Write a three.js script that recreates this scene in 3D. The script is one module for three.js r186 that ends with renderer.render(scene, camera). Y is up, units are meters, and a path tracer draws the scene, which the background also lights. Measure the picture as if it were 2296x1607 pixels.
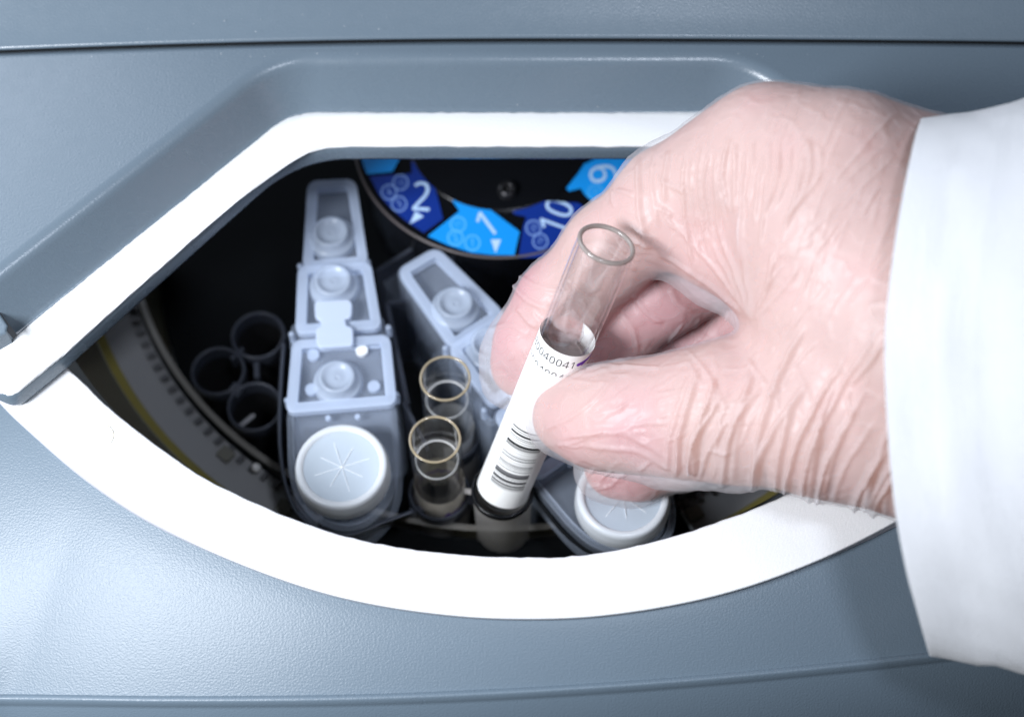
import * as THREE from 'three';
import { mergeGeometries } from 'three/addons/utils/BufferGeometryUtils.js';
import { ImprovedNoise } from 'three/addons/math/ImprovedNoise.js';
import { RectAreaLightUniformsLib } from 'three/addons/lights/RectAreaLightUniformsLib.js';

// ---------------------------------------------------------------- camera, lamps, exposure
const ELEV = 62 * Math.PI / 180, DIST = 0.32, FOV = 26;
const V3 = (x, y, z) => new THREE.Vector3(x, y, z);
const scene = new THREE.Scene();
const camera = new THREE.PerspectiveCamera(FOV, 1024 / 716, 0.01, 20);
camera.position.set(0, DIST * Math.sin(ELEV), DIST * Math.cos(ELEV));
camera.lookAt(0, 0, 0);
camera.focus = 0.312;
camera.userData.fStop = 9;
const renderer = new THREE.WebGLRenderer({ antialias: true });
renderer.setSize(1024, 716);
renderer.toneMapping = THREE.LinearToneMapping;
renderer.toneMappingExposure = 1.0;
renderer.shadowMap.enabled = true;
RectAreaLightUniformsLib.init();
scene.background = new THREE.Color(0.035, 0.04, 0.046);          // the dim room round the instrument
function lamp(name, color, intensity, w, h, pos, target) {
  const l = new THREE.RectAreaLight(color, intensity, w, h);
  l.name = name; l.position.set(...pos); l.lookAt(...target); scene.add(l);
}
lamp('key_lamp', 0xf4f8ff, 51, 0.11, 0.11, [-0.215, 0.228, 0.128], [-0.03, 0, 0.02]);
lamp('left_back_lamp', 0xe6efff, 5.2, 0.34, 0.26, [-0.38, 0.39, -0.36], [-0.1, 0, -0.05]);
lamp('fill_lamp', 0xe8f0ff, 84, 0.045, 0.045, [0.075, 0.40, 0.10], [0, 0, 0]);

// ---------------------------------------------------------------- helpers
// Survey of the photograph: a direction in a picture 2296 x 1607 wide, met with a level plane or a distance.
const FPX = 803.5 / Math.tan(FOV * Math.PI / 360), CX = 1148, CY = 803.5;
const fwd = V3(0, -Math.sin(ELEV), -Math.cos(ELEV)), upv = V3(0, Math.cos(ELEV), -Math.sin(ELEV)), eye = camera.position.clone();
const ray = (px, py) => fwd.clone().addScaledVector(V3(1, 0, 0), (px - CX) / FPX).addScaledVector(upv, (CY - py) / FPX);
const atD = (px, py, d) => ray(px, py).multiplyScalar(d).add(eye);
const at = (px, py, y) => { const r = ray(px, py); return r.multiplyScalar((y - eye.y) / r.y).add(eye); };
const camToWorld = (x, y, z) => V3(x, 0, 0).addScaledVector(upv, y).addScaledVector(fwd, -z).add(eye);
let seedv = 7;
const rnd = () => { seedv = (seedv * 1664525 + 1013904223) >>> 0; return seedv / 4294967296; };
const pn = new ImprovedNoise(), noise = (x, y, z = 0.37) => pn.noise(x + 100.3, y + 57.7, z + 31.1);
const fbm = (x, y, z, o = 4) => { let s = 0, a = 0.5; for (let i = 0; i < o; i++) { s += a * noise(x, y, z); x *= 2.03; y *= 2.03; z *= 2.03; a *= 0.5; } return s; };
const lerp = (a, b, t) => a + (b - a) * t, clamp = (x, a, b) => Math.min(b, Math.max(a, x)), sstep = (a, b, x) => { const t = clamp((x - a) / (b - a), 0, 1); return t * t * (3 - 2 * t); };

function obj(name, geometry, mat, parent, label) {
  const g = Array.isArray(geometry) ? mergeGeometries(geometry.map((q) => (q.index ? q.toNonIndexed() : q))) : geometry;
  const m = new THREE.Mesh(g, mat);
  m.name = name; m.castShadow = m.receiveShadow = true;
  if (label) m.userData.label = label;
  (parent || scene).add(m);
  return m;
}
function thing(name, label, category, group) {
  const o = new THREE.Group();
  o.name = name; o.userData = { label, category };
  if (group) o.userData.group = group;
  scene.add(o);
  return o;
}
// a skin over rows of points; uv in metres along and across
function loft(rows, flip = false, closed = false, level = false) {
  const n = rows[0].length, pos = [], uv = [], idx = [];
  rows.forEach((row, i) => {
    let u = 0;
    row.forEach((p, j) => {
      if (j) u += p.distanceTo(row[j - 1]);
      pos.push(p.x, p.y, p.z);
      let v = 0;
      for (let k = 1; k <= i; k++) v += rows[k][j].distanceTo(rows[k - 1][j]);
      if (level) uv.push(p.x, p.z - p.y * 0.7); else uv.push(u, v);
    });
  });
  for (let i = 0; i + 1 < rows.length; i++) for (let j = 0; j + 1 < n; j++) {
    const a = i * n + j, b = a + 1, c = a + n, d = c + 1;
    if (flip) idx.push(a, b, c, b, d, c); else idx.push(a, c, b, b, c, d);
  }
  const g = new THREE.BufferGeometry();
  g.setAttribute('position', new THREE.Float32BufferAttribute(pos, 3));
  g.setAttribute('uv', new THREE.Float32BufferAttribute(uv, 2));
  g.setIndex(idx); g.computeVertexNormals();
  if (closed) {                                                     // one normal along the seam
    const N = g.attributes.normal;
    for (let i = 0; i < rows.length; i++) {
      const a = i * n, b = a + n - 1, s = V3(N.getX(a) + N.getX(b), N.getY(a) + N.getY(b), N.getZ(a) + N.getZ(b)).normalize();
      N.setXYZ(a, s.x, s.y, s.z); N.setXYZ(b, s.x, s.y, s.z);
    }
  }
  return g;
}
const P2 = (x, y) => new THREE.Vector2(x, y);
// polyline in survey pixels with rounded corners, k points on each straight run and on each round
function roundPath(pts, r, k = 14, ka = 9) {
  const out = [], seg = (a, b) => { for (let i = 0; i < k; i++) out.push(a.clone().lerp(b, i / k)); };
  let prev = P2(...pts[0]);
  for (let i = 1; i < pts.length - 1; i++) {
    const c = P2(...pts[i]), a = P2(...pts[i - 1]).sub(c).normalize(), b = P2(...pts[i + 1]).sub(c).normalize();
    const s = c.clone().addScaledVector(a, r[i - 1]), e = c.clone().addScaledVector(b, r[i - 1]);
    seg(prev, s);
    for (let q = 0; q < ka; q++) { const t = q / ka; out.push(s.clone().multiplyScalar((1 - t) ** 2).addScaledVector(c, 2 * t * (1 - t)).addScaledVector(e, t * t)); }
    prev = e;
  }
  seg(prev, P2(...pts[pts.length - 1])); out.push(P2(...pts[pts.length - 1]));
  return out;
}
function spline(pts, n) { return new THREE.SplineCurve(pts.map((p) => P2(...p))).getPoints(n); }
function resample(pts, n) { const c = new THREE.CatmullRomCurve3(pts.map((p) => V3(p[0], p[1], 0)), false, 'centripetal'); return c.getSpacedPoints(n).map((p) => P2(p.x, p.y)); }
function offset(path, d) {
  return path.map((p, i) => { const a = path[Math.max(0, i - 1)], b = path[Math.min(path.length - 1, i + 1)], t = b.clone().sub(a).normalize(); return P2(p.x + t.y * d, p.y - t.x * d); });
}
const rowAt = (path, y) => path.map((p, i) => at(p.x, p.y, typeof y === 'function' ? y(p, i) : y));

// ---------------------------------------------------------------- textures and materials
function noiseTexture(size, f, repeat) {
  const d = new Uint8Array(size * size * 4);
  for (let j = 0; j < size; j++) for (let i = 0; i < size; i++) {
    const v = clamp(Math.round(255 * f(i / size, j / size)), 0, 255), o = (j * size + i) * 4;
    d[o] = d[o + 1] = d[o + 2] = v; d[o + 3] = 255;
  }
  const t = new THREE.DataTexture(d, size, size);
  t.wrapS = t.wrapT = THREE.RepeatWrapping; t.magFilter = THREE.LinearFilter; t.repeat.set(repeat, repeat); t.needsUpdate = true;
  return t;
}
// noise that joins at the borders of its square: gradients on a lattice that repeats after n cells
function tiled(u, v, n, z) {
  const x = u * n, y = v * n, i = Math.floor(x), j = Math.floor(y), fx = x - i, fy = y - j, w = (t) => t * t * t * (t * (t * 6 - 15) + 10);
  const g = (a, b) => { let h = Math.imul(((i + a) % n) * 374761 + ((j + b) % n) * 668265 + Math.round(z * 1000), 2654435761) >>> 0; h = Math.imul(h ^ (h >>> 15), 2246822519) >>> 0; h ^= h >>> 13; const t = (h >>> 8) / 16777216 * 6.2832; return Math.cos(t) * (fx - a) + Math.sin(t) * (fy - b); };
  return 1.5 * lerp(lerp(g(0, 0), g(1, 0), w(fx)), lerp(g(0, 1), g(1, 1), w(fx)), w(fy));
}
const grain = noiseTexture(512, (u, v) => 0.5 + 0.55 * tiled(u, v, 38, 1.3) + 0.4 * tiled(u, v, 74, 4.1) + 0.16 * tiled(u, v, 150, 8.2), 1 / 0.018);
const specks = noiseTexture(512, (u, v) => 0.5 + 0.5 * tiled(u, v, 60, 2.3) + 0.4 * tiled(u, v, 140, 7.7), 1 / 0.03);
const twill = noiseTexture(256, (u, v) => 0.5 + 0.28 * Math.sin((u * 48 + v * 32) * 2 * Math.PI) + 0.22 * tiled(u, v, 60, 3.3), 1 / 0.022);
const smudge = noiseTexture(256, (u, v) => 0.88 + 0.06 * tiled(u, v, 5, 5.5) + 0.06 * tiled(u, v, 13, 1.9) + 0.10 * tiled(u, v, 60, 6.1), 1 / 0.16);
const std = (o) => new THREE.MeshPhysicalMaterial(o);
const rgb = (r, g, b) => new THREE.Color().setRGB(r, g, b);
const M = {
  plastic: std({ color: rgb(0.128, 0.172, 0.214), roughness: 0.41, bumpMap: grain, bumpScale: 0.000028, specularIntensity: 1 }),
  plasticSmooth: std({ color: rgb(0.13, 0.171, 0.21), roughness: 0.31, roughnessMap: smudge, bumpMap: specks, bumpScale: 0.000016 }),
  plasticDark: std({ color: rgb(0.06, 0.08, 0.1), roughness: 0.5 }),
  foam: std({ color: rgb(0.78, 0.79, 0.795), roughness: 0.85, bumpMap: specks, bumpScale: 0.00003, specularIntensity: 0.3 }),
  ringEdge: std({ color: rgb(0.55, 0.55, 0.6), roughness: 0.7 }),
  ivory: std({ color: rgb(0.84, 0.8, 0.68), roughness: 0.6 }),
  black: std({ color: rgb(0.003, 0.004, 0.005), roughness: 0.75, specularIntensity: 0.25, bumpMap: specks, bumpScale: 0.00002 }),
  blackGloss: std({ color: rgb(0.004, 0.0045, 0.006), roughness: 0.25, specularIntensity: 0.7 }),
  slate: std({ color: rgb(0.04, 0.046, 0.062), roughness: 0.38 }),
  gap: std({ color: rgb(0.01, 0.012, 0.015), roughness: 0.9 }),
};
// ---------------------------------------------------------------- the instrument's housing
const HT = 0.016, HB = 0.005, HL = 0.0007, HR = -0.0005;            // lid top, white ledge, lip foot, lower ring
{
  const A = thing('analyzer_housing', 'blue grey moulded plastic analyzer housing with a white rimmed opening over the sample carousel', 'lab analyzer');
  const K = 14;
  const mir = (pts, cx) => [...pts, ...pts.slice().reverse().map(([x, y]) => [2 * cx - x, y])];
  const O = roundPath(mir([[-420, 935], [620, 131]], 1150), [95, 95]);
  const B = roundPath(mir([[-420, 1116], [652, 252]], 1144), [60, 60]);
  const seam = (x) => 89 + ((x - 1250) / 1000) ** 2 * (x < 1250 ? 17 : 7);
  const F = [];
  O.forEach((p, i) => {
    const n = O.length, i0 = K, i1 = n - 1 - K;
    if (i <= i0) { const t = i / i0; F.push(P2(-900, lerp(935, seam(-900), t))); }
    else if (i >= i1) { const t = (i - i1) / K; F.push(P2(3200, lerp(seam(3200), 935, t))); }
    else { const x = lerp(-900, 3200, (i - i0) / (i1 - i0)); F.push(P2(x, seam(x))); }
  });
  const mix = (a, b, t) => a.map((p, i) => p.clone().lerp(b[i], t));
  // upper lid: level top, rounded shoulder, sloping recess wall
  const top = [rowAt(mix(F, F, 0).map((p) => P2(p.x, p.y + 3)), HT - 0.0012), rowAt(mix(F, F, 0).map((p) => P2(p.x, p.y + 6)), HT - 0.0003), rowAt(mix(F, F, 0).map((p) => P2(p.x, p.y + 11)), HT), rowAt(mix(F, O, 0.2).map((p, i) => P2(p.x, Math.max(p.y, F[i].y + 12))), HT)];
  const ow = rowAt(O, HT), bw = rowAt(B, HB), side = ow.map((p, i) => { const q = ow[Math.min(ow.length - 1, i + 1)].clone().sub(ow[Math.max(0, i - 1)]).setY(0).normalize(); return V3(-q.z, 0, q.x); });
  for (let k = 0; k <= 9; k++) {
    const t = k / 9, RR = 0.0022;
    top.push(ow.map((c, i) => { const w = bw[i].clone().sub(c).normalize(), e = c.clone().addScaledVector(w, RR), f = c.clone().addScaledVector(side[i], -RR); return f.multiplyScalar((1 - t) ** 2).addScaledVector(c, 2 * t * (1 - t)).addScaledVector(e, t * t); }));
  }
  for (const t of [0.4, 0.6, 0.8, 0.93, 1]) top.push(ow.map((c, i) => c.clone().lerp(bw[i], t)));
  top.push(rowAt(offset(B, -10), HB));
  obj('upper_lid', loft(top, true, false, true), M.plasticSmooth, A);
  // the white ledge of the lid and its grey lip, both ending at a rounded corner on the left and the right
  const Bs = roundPath([[-80, 845], [652, 252], [1650, 252], [2375, 845]], [60, 60], 40, 12);
  const Cs = roundPath([[-80, 846], [24, 893], [137, 802], [664, 330], [1636, 330], [2163, 802], [2276, 893], [2375, 846]], [26, 6, 120, 120, 6, 26], 24, 12);
  const Br = [], n = Cs.length;
  for (let i = 0; i < n; i++) { const t = i / (n - 1) * (Bs.length - 1), k = Math.min(Bs.length - 2, Math.floor(t)); Br.push(Bs[k].clone().lerp(Bs[k + 1], t - k)); }
  const jit = (p, i, a) => P2(p.x, p.y + a * (0.3 * noise(p.x * 0.03, i * 0.25) + 0.6 * noise(p.x * 0.31, i * 2.3)));
  const Cj = Cs.map((p, i) => jit(p, i, 3)), Bj = Br.map((p, i) => jit(p, i + 50, 3));
  const led = [rowAt(Bj, HB + 0.0002), rowAt(mix(Bj, Cj, 0.04), HB + 0.0011), rowAt(mix(Bj, Cj, 0.5), HB + 0.0012), rowAt(mix(Bj, Cj, 0.93), HB + 0.0011), rowAt(mix(Bj, Cj, 0.985), HB + 0.0006), rowAt(Cj, HB)];
  obj('white_ledge', loft(led, true), M.foam, A);
  const lip = (d, y) => rowAt(offset(Cs, d), HB).map((p) => V3(p.x, y, p.z));
  obj('lid_lip', loft([lip(1, HB + 0.0002), lip(-1.5, HB - 0.0003), lip(-3, HB - 0.0012), lip(-3, HL + 0.0008), lip(-1, HL), lip(60, HL)], true), M.plasticSmooth, A);
  // hinge block in the left end of the recess
  const blk = new THREE.Shape([[-60, 0], [8, 0], [16, 10], [16, 46], [-60, 46]].map(([x, y]) => P2(x * 0.00009, y * 0.00009)));
  const hb = obj('hinge_block', new THREE.ExtrudeGeometry(blk, { depth: 0.004, bevelEnabled: true, bevelSize: 0.0006, bevelThickness: 0.0006, bevelSegments: 3 }), M.plasticSmooth, A);
  hb.position.copy(at(14, 770, HB + 0.001)); hb.rotation.set(-Math.PI / 2, 0, 0.62);
  obj('hinge_gap', loft([rowAt([P2(-30, 662), P2(8, 712), P2(38, 752)], HB + 0.0052), rowAt([P2(-40, 676), P2(-2, 724), P2(30, 760)], HB + 0.0052)], false), M.gap, A);

  // specks of dust on the lid and the recess wall
  const dust = new THREE.SphereGeometry(0.00009, 6, 4), dm = std({ color: rgb(0.7, 0.72, 0.74), roughness: 0.8 }), bits = [];
  for (let i = 0; i < 70; i++) { const x = 60 + 2100 * rnd(), y = 118 + 9 * rnd(), p = i < 22 ? at(x, y, HT) : at(150 + 1500 * rnd(), 20 + 60 * rnd(), HT + 0.0032), s = 0.4 + 0.9 * rnd() ** 2; bits.push(dust.clone().scale(s, s * 0.5, s * (0.6 + rnd())).translate(p.x, p.y, p.z)); }
  for (const [x, y, t] of [[1160, 236, 0.9], [1216, 214, 0.7], [1232, 219, 0.72], [1416, 192, 0.5], [1340, 240, 0.92], [985, 170, 0.35], [1500, 200, 0.55]]) { const p = at(x, y, lerp(HT - 0.0024, HB + 0.0006, t)); bits.push(dust.clone().scale(1.2, 1, 1.2).translate(p.x, p.y + 0.0002, p.z)); }
  const ds = obj('dust', bits, dm, A); ds.userData.kind = 'stuff';

  // cover panel behind the seam
  const xs = []; for (let x = -900; x <= 3200; x += 50) xs.push(x);
  const ce = (d, h) => rowAt(xs.map((x) => P2(x, seam(x) - d)), h);
  obj('cover_panel', loft([ce(2, HT - 0.0006), ce(3, HT + 0.0004), ce(6, HT + 0.001), ce(12, HT + 0.0012), ce(60, HT + 0.0031), ce(300, HT + 0.014), ce(700, HT + 0.035)], false, false, true), M.plasticSmooth, A);
  obj('seam_groove', loft([ce(8, HT - 0.0022), ce(-12, HT - 0.0022)], true), M.gap, A);

  // lower ring: flat white foam band
  const I = resample([[70, 740], [140, 818], [172, 846], [248, 920], [360, 1008], [452, 1070], [660, 1166], [824, 1216], [1000, 1242], [1150, 1251], [1310, 1246], [1500, 1207], [1740, 1122], [1905, 1035], [2055, 925], [2160, 825], [2230, 740]], 150);
  const J = resample([[-60, 800], [30, 906], [80, 956], [200, 1068], [332, 1164], [480, 1240], [680, 1316], [824, 1353], [1000, 1379], [1150, 1388], [1350, 1381], [1600, 1338], [1800, 1272], [2000, 1176], [2150, 1080], [2270, 965], [2360, 840]], 150);
  const Ij = I.map((p, i) => jit(p, i, 3.2));
  obj('white_ring', loft([rowAt(offset(Ij, 2), HR - 0.003), rowAt(offset(Ij, 1), HR - 0.0005), rowAt(Ij, HR - 0.0001), rowAt(offset(Ij, -5), HR), rowAt(mix(I, J, 0.5), HR), rowAt(offset(J, 5), HR), rowAt(offset(J, 1), HR - 0.0002), rowAt(J, HR - 0.0008), rowAt(J, HR - 0.004)], false), M.foam, A);
  const sill = J.map((p, i) => { const t = Math.abs(i / 75 - 1); return 2 + 22 * sstep(0.45, 1, t); });
  const J2 = offset(J, -1).map((p, i) => { const a = J[Math.max(0, i - 1)], b = J[Math.min(150, i + 1)], t = b.clone().sub(a).normalize(); return P2(J[i].x - t.y * sill[i], J[i].y + t.x * sill[i]); });
  obj('ring_edge', loft([rowAt(J, HR - 0.0012), rowAt(J2, HR - 0.0018), rowAt(J2, HR - 0.006)], false), M.ringEdge, A);
  const c = at(226, 978, HR);
  const plug = obj('screw_plug', new THREE.LatheGeometry([[0.00005, 0.00006], [0.0021, 0.00006], [0.0022, 0.00018], [0.00245, 0.00018], [0.0026, 0.00001]].map((p) => P2(...p)), 40), M.ivory, A);
  const arc = obj('plug_edge', new THREE.TorusGeometry(0.0025, 0.00012, 8, 48, 3.6).rotateX(-Math.PI / 2).rotateY(0.9), std({ color: rgb(0.72, 0.63, 0.42), roughness: 0.6 }), A); arc.position.copy(c).add(V3(0, 0.0001, 0));
  plug.position.copy(c).add(V3(0, 0.0001, 0));
  // front panel: swells down towards the near edge, with a soft crease
  const Kx = resample([[-420, 1560], [0, 1556], [400, 1560], [800, 1556], [1150, 1542], [1500, 1519], [1800, 1492], [2080, 1462], [2500, 1410], [2760, 1370]], 150);
  const hK = (t, i) => HR - 0.002 - clamp(J2[i].distanceTo(Kx[i]) * 0.0000315, 0.0048, 0.016) * t ** 1.2;
  const rows = [];
  const out = J2.map((p, i) => { const q = p.clone(); return q; });
  for (let k = 0; k <= 12; k++) { const t = k / 12; rows.push(rowAt(mix(out, Kx, t), (p, i) => hK(t, i))); }
  obj('front_panel', loft(rows, false, false, true), M.plastic, A);
  const ke = (d, h) => rowAt(offset(Kx, d), (p, i) => hK(1, i) + h), kr = [ke(0, 0), ke(-5, 0.0006), ke(-14, 0.0006), ke(-24, -0.001), ke(-30, -0.0018), ke(-160, -0.012), ke(-600, -0.09)];
  obj('front_skirt', loft(kr, false, false, true), M.plastic, A);
  // the drum under the opening
  const dr = (y) => I.map((p) => at(p.x, p.y, HR)).map((p, i) => V3(p.x * (1 + 0.0), y, p.z));
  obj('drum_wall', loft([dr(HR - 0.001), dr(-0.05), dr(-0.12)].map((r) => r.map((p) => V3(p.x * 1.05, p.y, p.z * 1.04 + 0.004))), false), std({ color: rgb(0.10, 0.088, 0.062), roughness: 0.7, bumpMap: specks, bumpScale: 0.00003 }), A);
}
// ---------------------------------------------------------------- carousel with its numbered disc
const Y_DISC = -0.032, C0 = at(1120, 300, Y_DISC), Y_HOLD = -0.05;
const lathe = (pts, seg = 48) => new THREE.LatheGeometry(pts.map((p) => P2(p[0], p[1])), seg);
const put = (g, p, q) => { const h = g.clone(); if (q) h.applyQuaternion(q); return h.translate(p.x, p.y, p.z); };
function band(r0, y0, r1, y1, a0, a1, n = 90) {                      // strip of a cone round the carousel's axis
  const ring = (r, y) => { const o = []; for (let i = 0; i <= n; i++) { const a = lerp(a0, a1, i / n); o.push(V3(C0.x + r * Math.sin(a), y, C0.z + r * Math.cos(a))); } return o; };
  return loft([ring(r0, y0), ring(r1, y1)], false);
}
const RD = 0.036, TA = atD(1360, 548, 0.295), TB = atD(1108, 1140, 0.348), RING3 = TA.clone().lerp(TB, 0.0728 / 0.0797);
{
  const T = thing('reagent_carousel', 'black round carousel with a ring of blue numbered arrows, tube holders and pack pockets', 'carousel');
  obj('hub_disc', lathe([[0.0001, 0], [0.0225, 0], [0.0228, -0.0006], [0.0232, -0.0007], [RD - 0.0006, -0.0007], [RD - 0.0002, -0.0003], [RD, -0.0004], [RD + 0.0002, -0.001], [RD + 0.0002, -0.004], [RD - 0.002, -0.03]], 120), M.blackGloss, T).position.set(C0.x, Y_DISC + 0.0005, C0.z);
  obj('disc_rim', new THREE.TorusGeometry(RD + 0.0001, 0.00035, 8, 140).rotateX(Math.PI / 2), std({ color: rgb(0.10, 0.085, 0.085), roughness: 0.35 }), T).position.set(C0.x, Y_DISC, C0.z);
  const scr = obj('hub_screw', lathe([[0.0002, 0.0003], [0.0008, 0.0004], [0.0009, 0.0014], [0.0014, 0.0017], [0.0021, 0.0014], [0.0024, 0.0007], [0.0025, 0], [0.0025, -0.002]], 40), std({ color: rgb(0.03, 0.03, 0.033), roughness: 0.16, metalness: 0.6 }), T);
  scr.position.copy(at(1138, 428, Y_DISC + 0.0005));
  // print of the labels, on a canvas that covers the square round the disc
  const S = 1400, cv = document.createElement('canvas'); cv.width = cv.height = S;
  const g2 = cv.getContext('2d');
  g2.fillStyle = '#0a1a50'; g2.fillRect(0, 0, S, S);
  const Yp = Y_DISC, uvOf = (p) => [(p.x - C0.x) / (2 * RD * 1.08) + 0.5, (p.z - C0.z) / (2 * RD * 1.08) + 0.5];
  const cvOf = (x, y) => uvOf(at(x, y, Yp)).map((t) => t * S);
  const za = (x, y) => [799 + x * 0.172, 339.8 + y * 0.172], zb = (x, y) => [1102 + x * 0.144, 339.8 + y * 0.144];
  const local = (x, y, f) => {                                       // draw upright in survey pixels round a point
    const o = cvOf(x, y), e = cvOf(x + 10, y), s = cvOf(x, y + 10);
    g2.save(); g2.setTransform((e[0] - o[0]) / 10, (e[1] - o[1]) / 10, (s[0] - o[0]) / 10, (s[1] - o[1]) / 10, o[0], o[1]); f(); g2.restore();
  };
  const text = (t, x, y, size, rot, sx = 1, color = '#b9d6f5') => local(x, y, () => { g2.rotate(rot); g2.scale(sx, 1); g2.fillStyle = color; g2.font = size + 'px sans-serif'; g2.textAlign = 'center'; g2.textBaseline = 'middle'; g2.fillText(t, 0, 0); });
  const ringed = (t, [x, y], rot, c) => { local(x, y, () => { g2.strokeStyle = c; g2.lineWidth = 3.2; g2.beginPath(); g2.arc(0, 0, 16.5, 0, 7); g2.stroke(); }); text(t, x, y, t.length > 1 ? 19 : 24, rot, t.length > 1 ? 0.85 : 1, c); };
  const tri = (pts) => { g2.fillStyle = '#bcd9f8'; g2.beginPath(); pts.forEach((p, i) => { const q = cvOf(...p); if (i) g2.lineTo(...q); else g2.moveTo(...q); }); g2.fill(); };
  const labels = [
    { fill: '#0c2f86', name: 'dark blue arrow label printed 2', pts: [[170, 325], [720, 288], [715, 130], [792, 142], [890, 285], [1010, 420], [1072, 650], [1130, 880], [880, 1062], [640, 900], [450, 740], [300, 570]].map((p) => za(...p)) },
    { fill: '#1496ee', name: 'light blue arrow label printed 1', pts: [[930, 1105], [1342, 778], [1250, 640], [1292, 598], [1480, 680], [1700, 725], [2128, 1045], [2060, 1352], [1780, 1350], [1500, 1320], [1200, 1225]].map((p) => za(...p)) },
    { fill: '#1496ee', name: null, pts: [[62, 80], [95, 190], [140, 298], [470, 265], [572, 78], [700, -260], [0, -320], [40, -80]].map((p) => za(...p)) },
    { fill: '#0c2f86', name: 'dark blue arrow label printed 10', pts: [[325, 930], [560, 880], [830, 772], [1350, 800], [1900, 1180], [1750, 1560], [1100, 1640], [420, 1660], [490, 1180], [540, 1020], [362, 985]].map((p) => zb(...p)) },
    { fill: '#1496ee', name: 'light blue arrow label printed 9', pts: [[1165, 575], [1310, 390], [1440, 200], [1740, 60], [2300, -200], [2850, 60], [2500, 560], [1900, 1000], [1640, 840], [1460, 680], [1390, 575], [1205, 622]].map((p) => zb(...p)) },
  ];
  for (const L of labels) { g2.fillStyle = L.fill; g2.beginPath(); const c = L.pts.reduce((a, p) => [a[0] + p[0] / L.pts.length, a[1] + p[1] / L.pts.length], [0, 0]); L.pts.forEach((p, i) => { const q = cvOf(c[0] + (p[0] - c[0]) * 1.06, c[1] + (p[1] - c[1]) * 1.06); if (i) g2.lineTo(...q); else g2.moveTo(...q); }); g2.fill(); }
  text('2', ...za(852, 588), 90, 0.06, 0.95); text('1', ...za(1700, 945), 84, -0.64); text('10', ...zb(1010, 1010), 86, -1.22, 0.85); text('9', ...zb(1740, 340), 84, -1.78);
  ringed('12', za(575, 405), -0.5, '#7f9fd6'); ringed('4', za(425, 530), -0.5, '#7f9fd6'); ringed('3', za(555, 685), -0.5, '#7f9fd6');
  ringed('11', za(1325, 950), -0.5, '#62bdf8'); ringed('2', za(1290, 1125), -0.5, '#62bdf8'); ringed('1', za(1512, 1190), 0.05, '#62bdf8');
  ringed('20', zb(655, 1190), -1.0, '#7f9fd6'); ringed('19', zb(760, 1400), -1.0, '#7f9fd6'); ringed('18', zb(1620, 640), -1.6, '#4fb0f2');
  tri([za(770, 780), za(878, 850), za(692, 948)]); tri([za(1752, 1148), za(1888, 1148), za(1815, 1325)]); tri([zb(1400, 1340), zb(1480, 1250), zb(1560, 1420)]);
  const tex = new THREE.CanvasTexture(cv); tex.colorSpace = THREE.SRGBColorSpace; tex.flipY = false;
  const mat = std({ map: tex, roughness: 0.38 });
  for (const L of labels) {
    const poly = L.pts.map((p) => at(...p, Yp)), sh = new THREE.Shape(poly.map((p) => P2(p.x, -p.z)));
    const g = new THREE.ShapeGeometry(sh).rotateX(-Math.PI / 2), q = g.attributes.position, uv = [];
    for (let i = 0; i < q.count; i++) { uv.push(...uvOf(V3(q.getX(i), 0, q.getZ(i)))); }
    g.setAttribute('uv', new THREE.Float32BufferAttribute(uv, 2));
    const m = obj('number_label', g, mat, T, L.name); m.position.y = Y_DISC + 0.0001;
  }
  // deep plate, spokes and pocket walls
  obj('base_plate', lathe([[0.0001, 0], [0.094, 0], [0.0945, -0.001], [0.0945, -0.006]], 120), M.black, T).position.set(C0.x, -0.085, C0.z);
  const wall = (p0, p1, y, h, w = 0.0009) => {
    const a = at(...p0, y), b = at(...p1, y), d = a.distanceTo(b), g = new THREE.BoxGeometry(d, h, w);
    return g.rotateY(-Math.atan2(b.z - a.z, b.x - a.x)).translate((a.x + b.x) / 2, y - h / 2, (a.z + b.z) / 2);
  };
  for (const [a, b] of [[[845, 606], [950, 540]], [[868, 678], [925, 672]], [[868, 678], [915, 905]], [[905, 900], [960, 1010]]]) obj('pocket_wall', wall(a, b, -0.04, 0.03), M.slate, T);
  const tab = obj('disc_tab', wall([1015, 556], [1013, 570], -0.033, 0.003, 0.0012), M.slate, T); tab.position.y = -0.001;
  // rim of the pocket round the left pack
  const rimPath = resample([[640, 770], [632, 900], [632, 1000], [645, 1090], [672, 1150], [720, 1183], [782, 1194], [860, 1166], [920, 1144]], 60);
  const wallOf = (path, y, h, w) => loft([rowAt(offset(path, -w), y - h), rowAt(offset(path, -w), y), rowAt(offset(path, -w * 0.5), y + 0.0003), rowAt(path, y), rowAt(path, y - h)], true);
  obj('pocket_rim', wallOf(rimPath, -0.037, 0.03, 9), M.slate, T);
  const rim2 = resample([[1170, 1000], [1200, 1090], [1262, 1180], [1330, 1232], [1400, 1238], [1466, 1190], [1510, 1110], [1512, 1040]], 60);
  obj('pocket_rim', wallOf(rim2, -0.037, 0.03, 12), M.black, T);
  // tube holders: open rings on dark sleeves
  const H = [[[578, 750], 0.0067, M.slate], [[488, 830], 0.0067, M.slate], [[570, 910], 0.0067, M.slate], [[985, 1102], 0.0072, M.slate], [[1008, 972], 0.0072, M.slate], [[1113, 1124], 0.0070, M.blackGloss]];
  const sleeveMat = std({ color: rgb(0.022, 0.022, 0.024), roughness: 0.4 }), sleevePale = std({ color: rgb(0.55, 0.53, 0.51), roughness: 0.3, transparent: true, opacity: 0.55 });
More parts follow.
